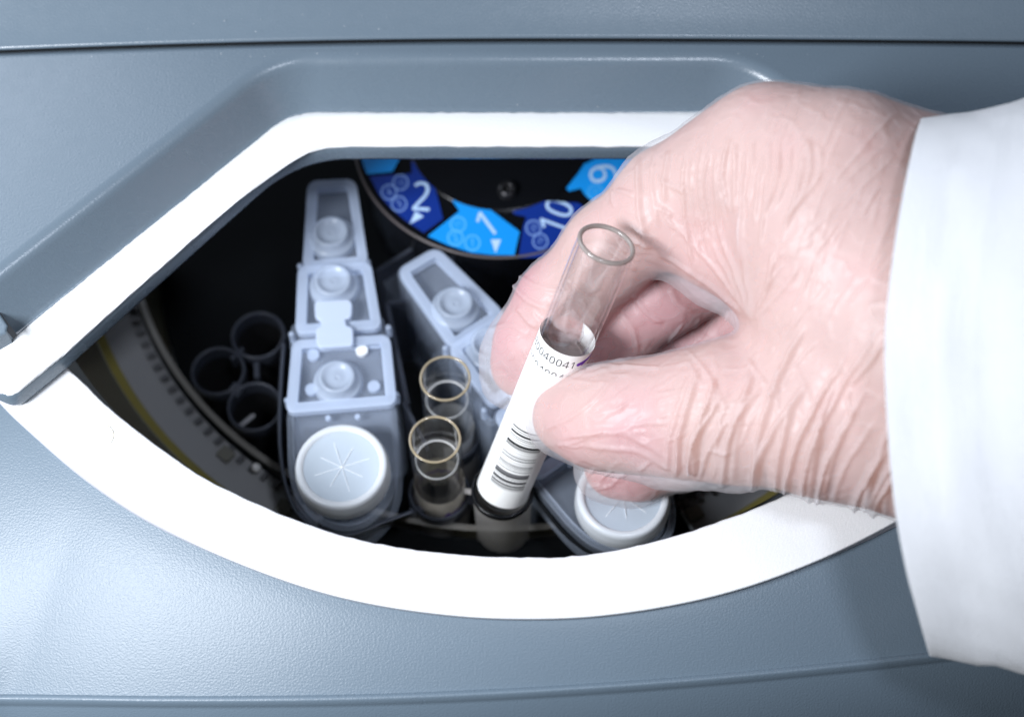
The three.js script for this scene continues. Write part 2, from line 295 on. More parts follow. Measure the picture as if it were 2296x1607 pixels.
  H.forEach(([p, r, m], i) => {                                          // the last one takes the foot of the held tube
    const c = i === 5 ? RING3 : at(...p, Y_HOLD), w = 0.0009;
    const hh = i === 5 ? -0.0013 : -0.0045, ring = obj('holder_ring', lathe([[r - w, hh], [r - w, -0.0004], [r - w * 0.7, 0], [r - w * 0.25, 0], [r, -0.0005], [r, hh], [r - w, hh]], 64), m, T);
    ring.position.copy(c);
    const s = obj('holder_sleeve', lathe([[r - 0.0003, hh], [r - 0.0009, -0.03], [r - 0.0012, -0.034], [0.0002, -0.034]], 48), i < 3 ? sleeveMat : sleevePale, T);
    s.position.copy(c);
  });
  obj('holder_bridge', wall([920, 1146], [962, 1134], -0.051, 0.004, 0.0016), M.slate, T);
  obj('holder_bridge', wall([1046, 1110], [1062, 1118], -0.051, 0.004, 0.003), M.slate, T);
  obj('holder_bridge', wall([534, 795], [528, 790], -0.051, 0.004, 0.004), M.slate, T);
  obj('holder_bridge', wall([574, 812], [575, 846], -0.0505, 0.003, 0.0012), M.slate, T);
  obj('holder_bridge', wall([536, 862], [520, 884], -0.0505, 0.003, 0.003), M.slate, T);
  const chip = obj('reflector_strip', new THREE.BoxGeometry(0.0011, 0.005, 0.0006), std({ color: rgb(0.55, 0.55, 0.58), roughness: 0.3 }), T);
  chip.position.copy(at(553, 942, -0.055)); chip.rotation.set(0.9, 0.3, 0.55);
}
// ring of the fixed tray round the carousel
{
  const R = thing('outer_tray', 'grey toothed tray ring with a yellow band inside the drum beyond the carousel', 'tray');
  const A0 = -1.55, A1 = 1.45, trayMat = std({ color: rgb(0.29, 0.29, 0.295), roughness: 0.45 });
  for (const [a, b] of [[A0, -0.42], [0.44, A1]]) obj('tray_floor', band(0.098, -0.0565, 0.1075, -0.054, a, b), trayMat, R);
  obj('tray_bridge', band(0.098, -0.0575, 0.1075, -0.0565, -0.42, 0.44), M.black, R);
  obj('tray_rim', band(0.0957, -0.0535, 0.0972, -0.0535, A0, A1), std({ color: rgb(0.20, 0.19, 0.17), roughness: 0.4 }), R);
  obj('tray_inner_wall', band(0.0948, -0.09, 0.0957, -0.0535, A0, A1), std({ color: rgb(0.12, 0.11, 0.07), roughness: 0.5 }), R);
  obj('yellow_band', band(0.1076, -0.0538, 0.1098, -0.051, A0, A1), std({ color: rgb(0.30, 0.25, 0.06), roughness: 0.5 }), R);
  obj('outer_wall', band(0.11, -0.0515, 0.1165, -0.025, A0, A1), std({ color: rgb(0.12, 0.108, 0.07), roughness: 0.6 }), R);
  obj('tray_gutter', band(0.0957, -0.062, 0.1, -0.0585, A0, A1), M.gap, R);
  const tooth = new THREE.BoxGeometry(0.0012, 0.0016, 0.0021), tm = std({ color: rgb(0.10, 0.10, 0.105), roughness: 0.5 });
  for (let i = 0; i < 80; i++) {
    const a = lerp(A0, A1, (i + 0.5) / 80), r = 0.0995;
    if (Math.abs(a) < 0.36) continue;
    const m = obj('tooth', tooth, tm, R); m.position.set(C0.x + r * Math.sin(a), -0.0556, C0.z + r * Math.cos(a)); m.rotation.y = a;
  }
  const pm = std({ color: rgb(0.15, 0.145, 0.12), roughness: 0.6 });
  for (const [x, y] of [[508, 1018], [640, 1136], [1560, 1150]]) { const m = obj('tray_pad', new THREE.BoxGeometry(0.0036, 0.0008, 0.003), pm, R); const p = at(x - 2, y, -0.0542); m.position.copy(p); m.rotation.y = Math.atan2(p.x - C0.x, p.z - C0.z); }
  const stud = obj('tray_stud', new THREE.SphereGeometry(0.0011, 20, 12), std({ color: rgb(0.8, 0.78, 0.76), roughness: 0.15 }), R); stud.position.copy(at(574, 1048, -0.0535));
}
// ---------------------------------------------------------------- reagent packs
const MILK = { color: rgb(0.64, 0.74, 0.91), roughness: 0.34, transparent: true, specularIntensity: 1 };
const milk = std({ ...MILK, opacity: 0.145 }), milkThin = std({ ...MILK, opacity: 0.08 }), milkTop = std({ ...MILK, opacity: 0.11 }), milkRim = std({ ...MILK, opacity: 0.40, color: rgb(0.66, 0.77, 0.96) }), milkCap = std({ ...MILK, opacity: 0.42, color: rgb(0.68, 0.79, 0.96), roughness: 0.26 }), clipMat = std({ ...MILK, opacity: 0.72, color: rgb(0.66, 0.76, 0.93) });
const capRim = std({ color: rgb(0.72, 0.76, 0.80), roughness: 0.3, transparent: true, opacity: 0.82 }), membrane = std({ color: rgb(0.52, 0.60, 0.68), roughness: 0.34, transparent: true, opacity: 0.82 }), slitMat = std({ color: rgb(0.82, 0.85, 0.88), roughness: 0.35 });
const Y_PACK = -0.03, origin = at(745, 405, Y_PACK), axisTo = at(768, 1170, Y_PACK);
const packTurn = Math.atan2(axisTo.x - origin.x, axisTo.z - origin.z);
function packLocal(px, py, w) {                                       // survey pixel -> the first pack's own frame
  const p = at(px, py, Y_PACK + w).sub(origin);
  return V3(p.x, w, p.z).applyAxisAngle(V3(0, 1, 0), -packTurn).setY(w);
}
function makePack(label) {
  const K = thing('reagent_pack', label, 'reagent pack', 'translucent reagent packs in the carousel');
  const poly = (pts, w, r = 14) => {                                  // rounded outline in the pack's frame, as (x, -z)
    const n = pts.length, out = [];
    for (let i = 0; i < n; i++) {
      const c = P2(...pts[i]), a = P2(...pts[(i + n - 1) % n]).sub(c), b = P2(...pts[(i + 1) % n]).sub(c), q = Math.min(r, a.length() / 2.2, b.length() / 2.2);
      const s = c.clone().addScaledVector(a.normalize(), q), e = c.clone().addScaledVector(b.normalize(), q);
      for (let k = 0; k <= 6; k++) { const t = k / 6; out.push(s.clone().multiplyScalar((1 - t) ** 2).addScaledVector(c, 2 * t * (1 - t)).addScaledVector(e, t * t)); }
    }
    return out.map((p) => { const l = packLocal(p.x, p.y, w); return P2(l.x, -l.z); });
  };
  const inset = (path, d) => { const n = path.length, s = THREE.ShapeUtils.area(path) > 0 ? 1 : -1; return path.map((p, i) => { const t = path[(i + 1) % n].clone().sub(path[(i + n - 1) % n]).normalize(); return P2(p.x - s * t.y * d, p.y + s * t.x * d); }); };
  const wallBox = (pts, w, depth, thick, r) => {
    const o = poly(pts, w, r), h = inset(o, thick), sh = new THREE.Shape(o); sh.holes.push(new THREE.Path(h));
    return new THREE.ExtrudeGeometry(sh, { depth, bevelEnabled: true, bevelSize: 0.0003, bevelThickness: 0.0003, bevelSegments: 2, steps: 1 }).rotateX(-Math.PI / 2).translate(0, w - depth, 0);
  };
  const plate = (pts, w, thick, r, ins) => new THREE.ExtrudeGeometry(new THREE.Shape(inset(poly(pts, w, r), ins)), { depth: thick, bevelEnabled: false }).rotateX(-Math.PI / 2).translate(0, w - thick, 0);
  const A = [[692, 408], [795, 403], [824, 592], [680, 604]], B = [[670, 598], [829, 588], [854, 735], [664, 748]], Cc = [[657, 765], [872, 752], [887, 905], [643, 925]], D = [[645, 900], [886, 892], [894, 1060], [874, 1130], [826, 1180], [770, 1193], [706, 1170], [660, 1110], [648, 1050]];
  const B2 = [[655, 728], [858, 712], [870, 775], [652, 790]];
  for (const [pts, w, dep, r, deep] of [[A, -0.001, 0.036, 22, 0.0016], [B, 0, 0.04, 20, 0.0012], [B2, -0.004, 0.036, 14, 0.0016], [Cc, 0, 0.04, 20, 0.0012], [D, -0.003, 0.011, 40, 0.0012]]) {
    const c = obj('compartment', wallBox(pts, w, dep, 0.0013, r), milk, K);
    obj('top_plate', plate(pts, w - deep, 0.0006, r, 0.0014), milkTop, c);
    if (dep > 0.02) obj('liquid', plate(pts, w - 0.014, 0.018, r, 0.0015), milkThin, c);
  }
  for (const [pts, w, r] of [[A, 0.0002, 22], [B, 0.0012, 20], [Cc, 0.0012, 20]]) obj('lid_rim', wallBox(pts, w, 0.0016, 0.0021, r), milkRim, K);
  // snap collars at the steps
  for (const [x, y] of [[674, 605], [826, 596], [655, 757], [872, 742], [645, 905], [890, 892]]) { const m = obj('latch', new THREE.CapsuleGeometry(0.0007, 0.0035, 4, 10), milkRim, K); m.position.copy(packLocal(x, y, -0.0025)); }
  const septum = lathe([[0.0001, 0.0019], [0.0006, 0.0022], [0.001, 0.002], [0.0018, 0.0020], [0.0028, 0.0021], [0.0032, 0.0028], [0.0038, 0.0029], [0.0042, 0.0025], [0.0043, 0.001], [0.0052, 0.0006], [0.0056, 0.0001], [0.0056, -0.0015]], 48);
  for (const [x, y, s] of [[743, 532, 1.02], [748, 640, 1.04], [757, 856, 1]]) { const m = obj('septum_cap', septum, milkCap, K); m.position.copy(packLocal(x, y, 0.0002)); m.scale.set(s, 1, s); }
  const cl = [[708, 680], [781, 676], [787, 684], [786, 712], [771, 717], [774, 734], [789, 739], [790, 775], [717, 780], [711, 768], [711, 740], [724, 734], [721, 719], [709, 712]];
  obj('hinge_clip', new THREE.ExtrudeGeometry(new THREE.Shape(poly(cl, 0.002, 6)), { depth: 0.001, bevelEnabled: true, bevelSize: 0.0003, bevelThickness: 0.0003, bevelSegments: 2 }).rotateX(-Math.PI / 2).translate(0, 0.0014, 0), clipMat, K);
  for (const [x, y, m] of [[702, 797, milkRim], [811, 787, slitMat], [698, 874, milkRim], [838, 867, milkRim], [735, 938, milkRim], [801, 935, milkRim]]) { const s = obj('stud', new THREE.CylinderGeometry(y > 900 ? 0.0006 : 0.0014, y > 900 ? 0.0006 : 0.0014, 0.001, 24), m, K); s.position.copy(packLocal(x, y, y > 900 ? -0.002 : -0.0004)); }
  // the wide cap with its slit membrane
  const cap = obj('wide_cap', lathe([[0.0083, -0.0004], [0.0087, 0.0001], [0.0095, 0.0002], [0.0100, -0.0003], [0.0102, -0.0012], [0.0103, -0.0028], [0.0104, -0.003], [0.0104, -0.0055], [0.0100, -0.006]], 90), capRim, K);
  cap.position.copy(packLocal(765, 1043, 0.004));
  const mem = obj('membrane', lathe([[0.0001, -0.0011], [0.004, -0.0011], [0.0062, -0.0009], [0.0078, -0.0006], [0.0085, -0.0004]], 64), membrane, cap);
  for (let k = 0; k < 8; k++) { const a = k * Math.PI / 4 + 0.25, L = k % 2 ? 0.0052 : 0.0062, s = obj('slit', new THREE.BoxGeometry(L, 0.00016, 0.00011), slitMat, cap); s.position.set(Math.cos(a) * L / 2, -0.00098, -Math.sin(a) * L / 2); s.rotation.y = a; }
  return K;
}
{
  const one = makePack('translucent reagent pack on the left, standing alone with its wide slit cap in full view');
  one.position.copy(origin); one.rotation.y = packTurn;
  const two = one.clone(); two.name = 'reagent_pack_001'; scene.add(two);
  two.userData = { ...one.userData, label: 'translucent reagent pack running slantwise under the gloved hand, a fingertip over its wide cap' };
  const o2 = at(928, 572, Y_PACK - 0.001), cap2 = at(1398, 1108, Y_PACK + 0.003), l1 = packLocal(765, 1043, 0.004);
  const want = Math.atan2(cap2.x - o2.x, cap2.z - o2.z);
  two.rotation.y = want - Math.atan2(l1.x, l1.z);
  const off = V3(l1.x, 0, l1.z).applyAxisAngle(V3(0, 1, 0), two.rotation.y);
  two.position.set(cap2.x - off.x, Y_PACK - 0.001, cap2.z - off.z);
}
// ---------------------------------------------------------------- glass tubes
const glass = std({ color: rgb(0.985, 0.988, 0.99), roughness: 0.03, transmission: 1, thickness: 0, ior: 1.5 });
const rimGlass = std({ color: rgb(0.78, 0.69, 0.52), roughness: 0.06, transmission: 0.7, thickness: 0, ior: 1.5 });
const rimClear = std({ color: rgb(0.46, 0.41, 0.38), roughness: 0.1, transmission: 0.4, thickness: 0, ior: 1.5 });
const amber = std({ color: rgb(0.95, 0.93, 0.87), roughness: 0.06, transmission: 0.95, thickness: 0, ior: 1.4 });
function tubeShell(r, len, w) {
  const o = [[r, 0], [r, -len + r]], i = [[r - w, 0], [r - w, -len + r]];
  for (let k = 1; k <= 10; k++) { const a = k / 10 * Math.PI / 2; o.push([Math.max(0.00005, r * Math.cos(a)), -len + r - r * Math.sin(a)]); i.push([Math.max(0.00005, (r - w) * Math.cos(a)), -len + r - (r - w) * Math.sin(a)]); }
  return [lathe(o, 72), lathe(i, 72)];
}
function sampleVial(px, py, label, n) {
  const K = thing('sample_vial', label, 'glass vial');
  if (n) K.name = 'sample_vial_00' + n;
  K.position.copy(at(px, py, -0.022));
  const r = 0.0057;
  const [o, i] = tubeShell(r, 0.052, 0.0007);
  obj('outer_wall', o, glass, K); obj('inner_wall', i, glass, K);
  obj('rim', new THREE.TorusGeometry(r - 0.0003, 0.0003, 12, 72).rotateX(Math.PI / 2), rimGlass, K);
  // conical insert with its own rounded foot
  obj('insert', lathe([[0.0046, -0.0105], [0.0048, -0.011], [0.0044, -0.014], [0.0032, -0.0185], [0.0016, -0.0215], [0.0001, -0.0222]], 56), n ? amber : glass, K);
  obj('insert_rim', new THREE.TorusGeometry(0.0047, 0.00022, 8, 60).rotateX(Math.PI / 2).translate(0, -0.0106, 0), std({ color: rgb(0.75, 0.75, 0.74), roughness: 0.2, transparent: true, opacity: 0.7 }), K);
  if (n) {
    const cv = document.createElement('canvas'); cv.width = 512; cv.height = 128; const g = cv.getContext('2d');
    g.fillStyle = '#d9d2c6'; g.fillRect(0, 0, 512, 128); g.fillStyle = '#333'; g.font = '30px sans-serif'; g.fillText('0030040038', 150, 44);
    g.strokeStyle = '#6a35b5'; g.lineWidth = 9; g.beginPath(); for (let x = 40; x < 480; x += 12) g.lineTo(x, 72 + 8 * Math.sin(x * 0.21) + (x % 24 ? 5 : -5)); g.stroke();
    const t = new THREE.CanvasTexture(cv); t.colorSpace = THREE.SRGBColorSpace; t.wrapS = THREE.RepeatWrapping;
    obj('paper_label', new THREE.CylinderGeometry(r + 0.00012, r + 0.00012, 0.012, 64, 1, true).translate(0, -0.0285, 0).rotateY(-0.3), std({ map: t, roughness: 0.6 }), K);
    const tab = loft([0, 0.33, 0.66, 1].map((k) => [V3(r * Math.cos(0.1) + 0.0001 + k * 0.0022, -0.0205 + k * 0.0016, 0.0026 + k * 0.001), V3(r * Math.cos(0.1) + 0.0001 + k * 0.0018, -0.0222 + k * 0.0016, 0.0032 + k * 0.001)]), false);
    obj('label_tab', tab, std({ color: rgb(0.4, 0.38, 0.37), roughness: 0.5 }), K);
  } else {
    obj('paper_label', new THREE.CylinderGeometry(r + 0.00012, r + 0.00012, 0.012, 64, 1, true, -0.2, 4.6).translate(0, -0.030, 0), std({ color: rgb(0.6, 0.6, 0.6), roughness: 0.6 }), K);
  }
  return K;
}
sampleVial(998, 848, 'farther clear glass vial, partly hidden behind the vial with the purple mark', 0);
sampleVial(975, 985, 'nearer glass vial with an amber rim and a purple marked label in a holder ring', 1);
// the tube in the fingers
const TR = 0.00572;
{
  const K = thing('test_tube', 'slanted glass test tube with a white barcode label held between thumb and finger', 'test tube');
  K.position.copy(TA);
  const ax = TA.clone().sub(TB).normalize(), q = new THREE.Quaternion().setFromUnitVectors(V3(0, 1, 0), ax); K.quaternion.copy(q);
  const L = 0.0775;
  const [o, i] = tubeShell(TR, L, 0.00075);
  obj('outer_wall', o, glass, K); obj('inner_wall', i, glass, K);
  obj('rim', new THREE.TorusGeometry(TR - 0.0004, 0.00048, 14, 90).rotateX(Math.PI / 2), rimClear, K);
  // label: u runs round the tube from the side that faces away, v down from the top edge
  const toEye = eye.clone().sub(TA).applyQuaternion(q.clone().invert()), a0 = Math.atan2(toEye.x, toEye.z), top = 0.0246, bot = 0.0725, len = bot - top;
  const W = 1024, H = Math.round(W * len / (2 * Math.PI * TR)), cv = document.createElement('canvas'); cv.width = W; cv.height = H;
  const g = cv.getContext('2d'), mm = W / (2 * Math.PI * TR * 1000);
  g.fillStyle = '#f1f1ef'; g.fillRect(0, 0, W, H);
  const U = (deg) => W / 2 + W * deg / 360, put1 = (t, deg, y, size, rot, c = '#2b2b2d', w = '') => { g.save(); g.translate(U(deg), y * mm); g.rotate(rot); g.fillStyle = c; g.font = w + size * mm + 'px sans-serif'; g.textAlign = 'center'; g.textBaseline = 'middle'; g.fillText(t, 0, 0); g.restore(); };
  '0030040041'.split('').forEach((c, k) => { const d = -97 + k * 14.6; put1(c, d, 2.6, 2.5, 0); });
  // second row, of which only the upper halves were printed
  g.save(); g.beginPath(); g.rect(0, 5.15 * mm, W, 1.05 * mm); g.clip(); '0030040041'.split('').forEach((c, k) => put1(c, -97 + k * 14.6, 6.35, 2.5, 0)); g.restore();
  g.strokeStyle = '#6d2fb0'; g.lineCap = 'round'; g.lineWidth = 0.95 * mm; g.beginPath(); g.moveTo(U(47), 2.5 * mm); g.lineTo(U(88), 1.3 * mm); g.stroke(); g.lineWidth = 0.5 * mm; g.beginPath(); g.moveTo(U(48), 2.8 * mm); g.lineTo(U(66), 2.1 * mm); g.lineTo(U(57), 2.8 * mm); g.stroke();
  const bars = [[23.6, 0.4, 0.7], [25.0, 0.55, 0.92], [26.0, 0.25, 0.4], [26.5, 0.2, 0.4], [27.9, 0.7, 0.95], [28.7, 0.5, 0.45], [29.6, 0.25, 0.15], [30.3, 0.3, 0.12], [31.0, 0.2, 0.15], [32.4, 0.28, 0.6], [33.3, 0.16, 0.2], [34.7, 0.22, 0.45], [35.2, 0.18, 0.4], [35.8, 0.22, 0.55], [36.7, 0.9, 0.6], [37.6, 0.5, 0.85], [39.0, 0.8, 0.75], [24.4, 0.18, 0.5], [27.2, 0.16, 0.35], [33.9, 0.16, 0.3], [38.4, 0.2, 0.6], [40.0, 0.16, 0.5], [41.9, 0.2, 0.35], [29.2, 0.2, 0.4], [31.5, 0.3, 0.5], [32.0, 0.16, 0.3], [34.2, 0.3, 0.5], [40.4, 0.5, 0.85], [41.1, 0.6, 0.5]];
  for (const [y, w, k] of bars) { g.fillStyle = 'rgba(24,24,26,' + k + ')'; g.fillRect(U(-34), y * mm, U(46) - U(-34), w * mm); }
  for (let k = 0; k < 15; k++) put1('1304172208 3127'[k], -54, 22.6 + k * 1.35, 1.35, Math.PI / 2, '#9a9aa8');
  for (let k = 0; k < 13; k++) put1('0821407715432'[k], -66, 24 + k * 1.35, 1.2, Math.PI / 2, '#b4b4be');
  const t = new THREE.CanvasTexture(cv); t.colorSpace = THREE.SRGBColorSpace; t.wrapS = THREE.RepeatWrapping;
  const sheet = new THREE.CylinderGeometry(TR + 0.00012, TR + 0.00012, len, 96, 24, true);
  // u = 0.5 of the cylinder lies at angle pi; turn it to the viewer's side, and round off the free corner at the top
  sheet.translate(0, -top - len / 2, 0).rotateY(a0 - Math.PI);
  obj('paper_label', sheet, std({ map: t, roughness: 0.55 }), K);
  // tinted body painting in the grey reflection at the foot of the clear part
  obj('reflection_core', lathe([[0.0001, -0.0305], [0.003, -0.0303], [0.0044, -0.0296], [0.00488, -0.0285], [0.00488, -0.06], [0.003, -0.07], [0.0001, -0.0745]], 56), std({ color: rgb(0.42, 0.37, 0.35), roughness: 0.25, transparent: true, opacity: 0.5 }), K);
  obj('label_shade_film', loft([-0.9, -0.5, -0.1, 0.3, 0.7].map((d) => { const a = a0 + Math.PI + d, rr = TR - 0.0009; return [V3(rr * Math.sin(a), -0.0165 - 0.001 * Math.cos(d * 5), rr * Math.cos(a)), V3(rr * Math.sin(a), -0.0238, rr * Math.cos(a))]; }), false), std({ color: rgb(0.40, 0.36, 0.33), roughness: 0.4, transparent: true, opacity: 0.18 }), K);  // film painting in the shaded back of the label on the far wall
}
// ---------------------------------------------------------------- gloved hand and sleeve
// Work frame: x right, y up, z towards the eye, in millimetres, the eye at the origin; joints are surveyed as (pixel, pixel, metres away, radius in pixels).
const J = (px, py, d, r) => ({ x: (px - CX) / FPX * d * 1000, y: (CY - py) / FPX * d * 1000, z: -d * 1000, r: r / FPX * d * 1000 });
const smin = (a, b, k) => { const h = Math.max(k - Math.abs(a - b), 0) / k; return Math.min(a, b) - h * h * k * 0.25; };
const chain = (pts, k) => { const s = []; for (let i = 0; i + 1 < pts.length; i++) { const a = pts[i], b = pts[i + 1], dx = b.x - a.x, dy = b.y - a.y, dz = b.z - a.z; s.push([a.x, a.y, a.z, dx, dy, dz, dx * dx + dy * dy + dz * dz || 1, a.r, b.r - a.r]); } return { s, k }; };
function chainDist(c, x, y, z) {
  let d = 1e9;
  for (const q of c.s) {
    const px = x - q[0], py = y - q[1], pz = z - q[2], t = clamp((px * q[3] + py * q[4] + pz * q[5]) / q[6], 0, 1);
    const ex = px - q[3] * t, ey = py - q[4] * t, ez = pz - q[5] * t, e = Math.sqrt(ex * ex + ey * ey + ez * ez) - (q[7] + q[8] * t);
    d = d > 1e8 ? e : smin(d, e, c.k);
  }
  return d;
}
// anatomy: [joints, softness inside the chain, softness to the rest]
const palm = [
  chain([J(1712, 345, 0.298, 140), J(1880, 412, 0.293, 186), J(2075, 500, 0.299, 212), J(2330, 560, 0.296, 215)], 9),
  chain([J(1700, 420, 0.302, 120), J(1860, 560, 0.294, 190), J(2075, 680, 0.286, 220), J(2330, 720, 0.28, 230)], 9),
  chain([J(1850, 760, 0.292, 150), J(2075, 850, 0.287, 220), J(2330, 880, 0.281, 230)], 9),
  chain([J(1790, 430, 0.310, 115), J(1860, 640, 0.304, 118), J(1850, 790, 0.296, 90)], 9),
  chain([J(1480, 500, 0.309, 80), J(1600, 560, 0.306, 72), J(1770, 660, 0.300, 74)], 6),
];
const thumb = chain([J(2080, 965, 0.289, 212), J(1860, 930, 0.292, 176), J(1645, 922, 0.300, 152), J(1520, 932, 0.305, 128), J(1400, 936, 0.309, 112), J(1330, 937, 0.313, 98), J(1272, 934, 0.317, 78)], 5);
const index = chain([J(1725, 340, 0.298, 138), J(1600, 395, 0.305, 118), J(1500, 448, 0.311, 112), J(1370, 560, 0.318, 100), J(1258, 685, 0.324, 97), J(1200, 770, 0.328, 86), J(1172, 820, 0.331, 72)], 4);
const middle = chain([J(1800, 500, 0.316, 100), J(1650, 582, 0.325, 90), J(1480, 668, 0.3275, 84), J(1390, 736, 0.330, 84), J(1325, 792, 0.332, 76)], 3);
const ring = chain([J(1830, 640, 0.318, 90), J(1700, 708, 0.331, 76), J(1560, 780, 0.338, 72), J(1440, 870, 0.341, 66)], 3);
const little = chain([J(1850, 760, 0.31, 100), J(1700, 930, 0.322, 84), J(1540, 1010, 0.332, 80), J(1430, 1040, 0.3345, 78), J(1380, 1047, 0.335, 70)], 3);
function handDist(x, y, z, grow) {
  let p = 1e9;
  for (const c of palm) { const d = chainDist(c, x, y, z); p = p > 1e8 ? d : smin(p, d, 9); }
  p = smin(p, chainDist(thumb, x, y, z), 4.5);
  p = smin(p, chainDist(index, x, y, z), 6);
  let f = chainDist(middle, x, y, z);
  f = smin(f, chainDist(ring, x, y, z), 1.2);
  f = smin(f, chainDist(little, x, y, z), 1.2);
  return smin(p, f, 1.6) - grow;
}
// surface nets over a grid of cells
function surfaceNets(dist, lo, hi, cell) {
  const nx = Math.ceil((hi[0] - lo[0]) / cell) + 1, ny = Math.ceil((hi[1] - lo[1]) / cell) + 1, nz = Math.ceil((hi[2] - lo[2]) / cell) + 1;
  const F = new Float32Array(nx * ny * nz).fill(9), st = 4;
  // coarse pass: only blocks near the surface get their fine values
  for (let k = 0; k < nz; k += st) for (let j = 0; j < ny; j += st) for (let i = 0; i < nx; i += st) {
    const c = dist(lo[0] + (i + st / 2) * cell, lo[1] + (j + st / 2) * cell, lo[2] + (k + st / 2) * cell), near = Math.abs(c) < st * cell * 1.3 + 1.5;
    for (let kk = k; kk < Math.min(k + st, nz); kk++) for (let jj = j; jj < Math.min(j + st, ny); jj++) for (let ii = i; ii < Math.min(i + st, nx); ii++)
      F[(kk * ny + jj) * nx + ii] = near ? dist(lo[0] + ii * cell, lo[1] + jj * cell, lo[2] + kk * cell) : c;
  }
  const id = new Int32Array(nx * ny * nz).fill(-1), pos = [], idx = [], E = [[0, 1], [2, 3], [4, 5], [6, 7], [0, 2], [1, 3], [4, 6], [5, 7], [0, 4], [1, 5], [2, 6], [3, 7]];
  for (let k = 0; k + 1 < nz; k++) for (let j = 0; j + 1 < ny; j++) for (let i = 0; i + 1 < nx; i++) {
    const o = (k * ny + j) * nx + i, v = [F[o], F[o + 1], F[o + nx], F[o + nx + 1], F[o + nx * ny], F[o + nx * ny + 1], F[o + nx * ny + nx], F[o + nx * ny + nx + 1]];
    let m = 0; for (let q = 0; q < 8; q++) if (v[q] < 0) m++;
    if (m === 0 || m === 8) continue;
    let x = 0, y = 0, z = 0, n = 0;
    for (const [a, b] of E) if ((v[a] < 0) !== (v[b] < 0)) { const t = v[a] / (v[a] - v[b]); x += lerp(a & 1, b & 1, t); y += lerp((a >> 1) & 1, (b >> 1) & 1, t); z += lerp(a >> 2, b >> 2, t); n++; }
    id[o] = pos.length / 3; pos.push(lo[0] + (i + x / n) * cell, lo[1] + (j + y / n) * cell, lo[2] + (k + z / n) * cell);
  }
  const quad = (a, b, c, d, f) => { if (a < 0 || b < 0 || c < 0 || d < 0) return; if (f) idx.push(a, b, c, a, c, d); else idx.push(a, c, b, a, d, c); };
  for (let k = 1; k + 1 < nz; k++) for (let j = 1; j + 1 < ny; j++) for (let i = 1; i + 1 < nx; i++) {
    const o = (k * ny + j) * nx + i, s = F[o] < 0;
    if (s !== F[o + 1] < 0) quad(id[o - nx - nx * ny], id[o - nx * ny], id[o], id[o - nx], s);
    if (s !== F[o + nx] < 0) quad(id[o - 1 - nx * ny], id[o - 1], id[o], id[o - nx * ny], s);
    if (s !== F[o + nx * ny] < 0) quad(id[o - 1 - nx], id[o - nx], id[o], id[o - 1], s);
  }
  return { pos, idx };
}
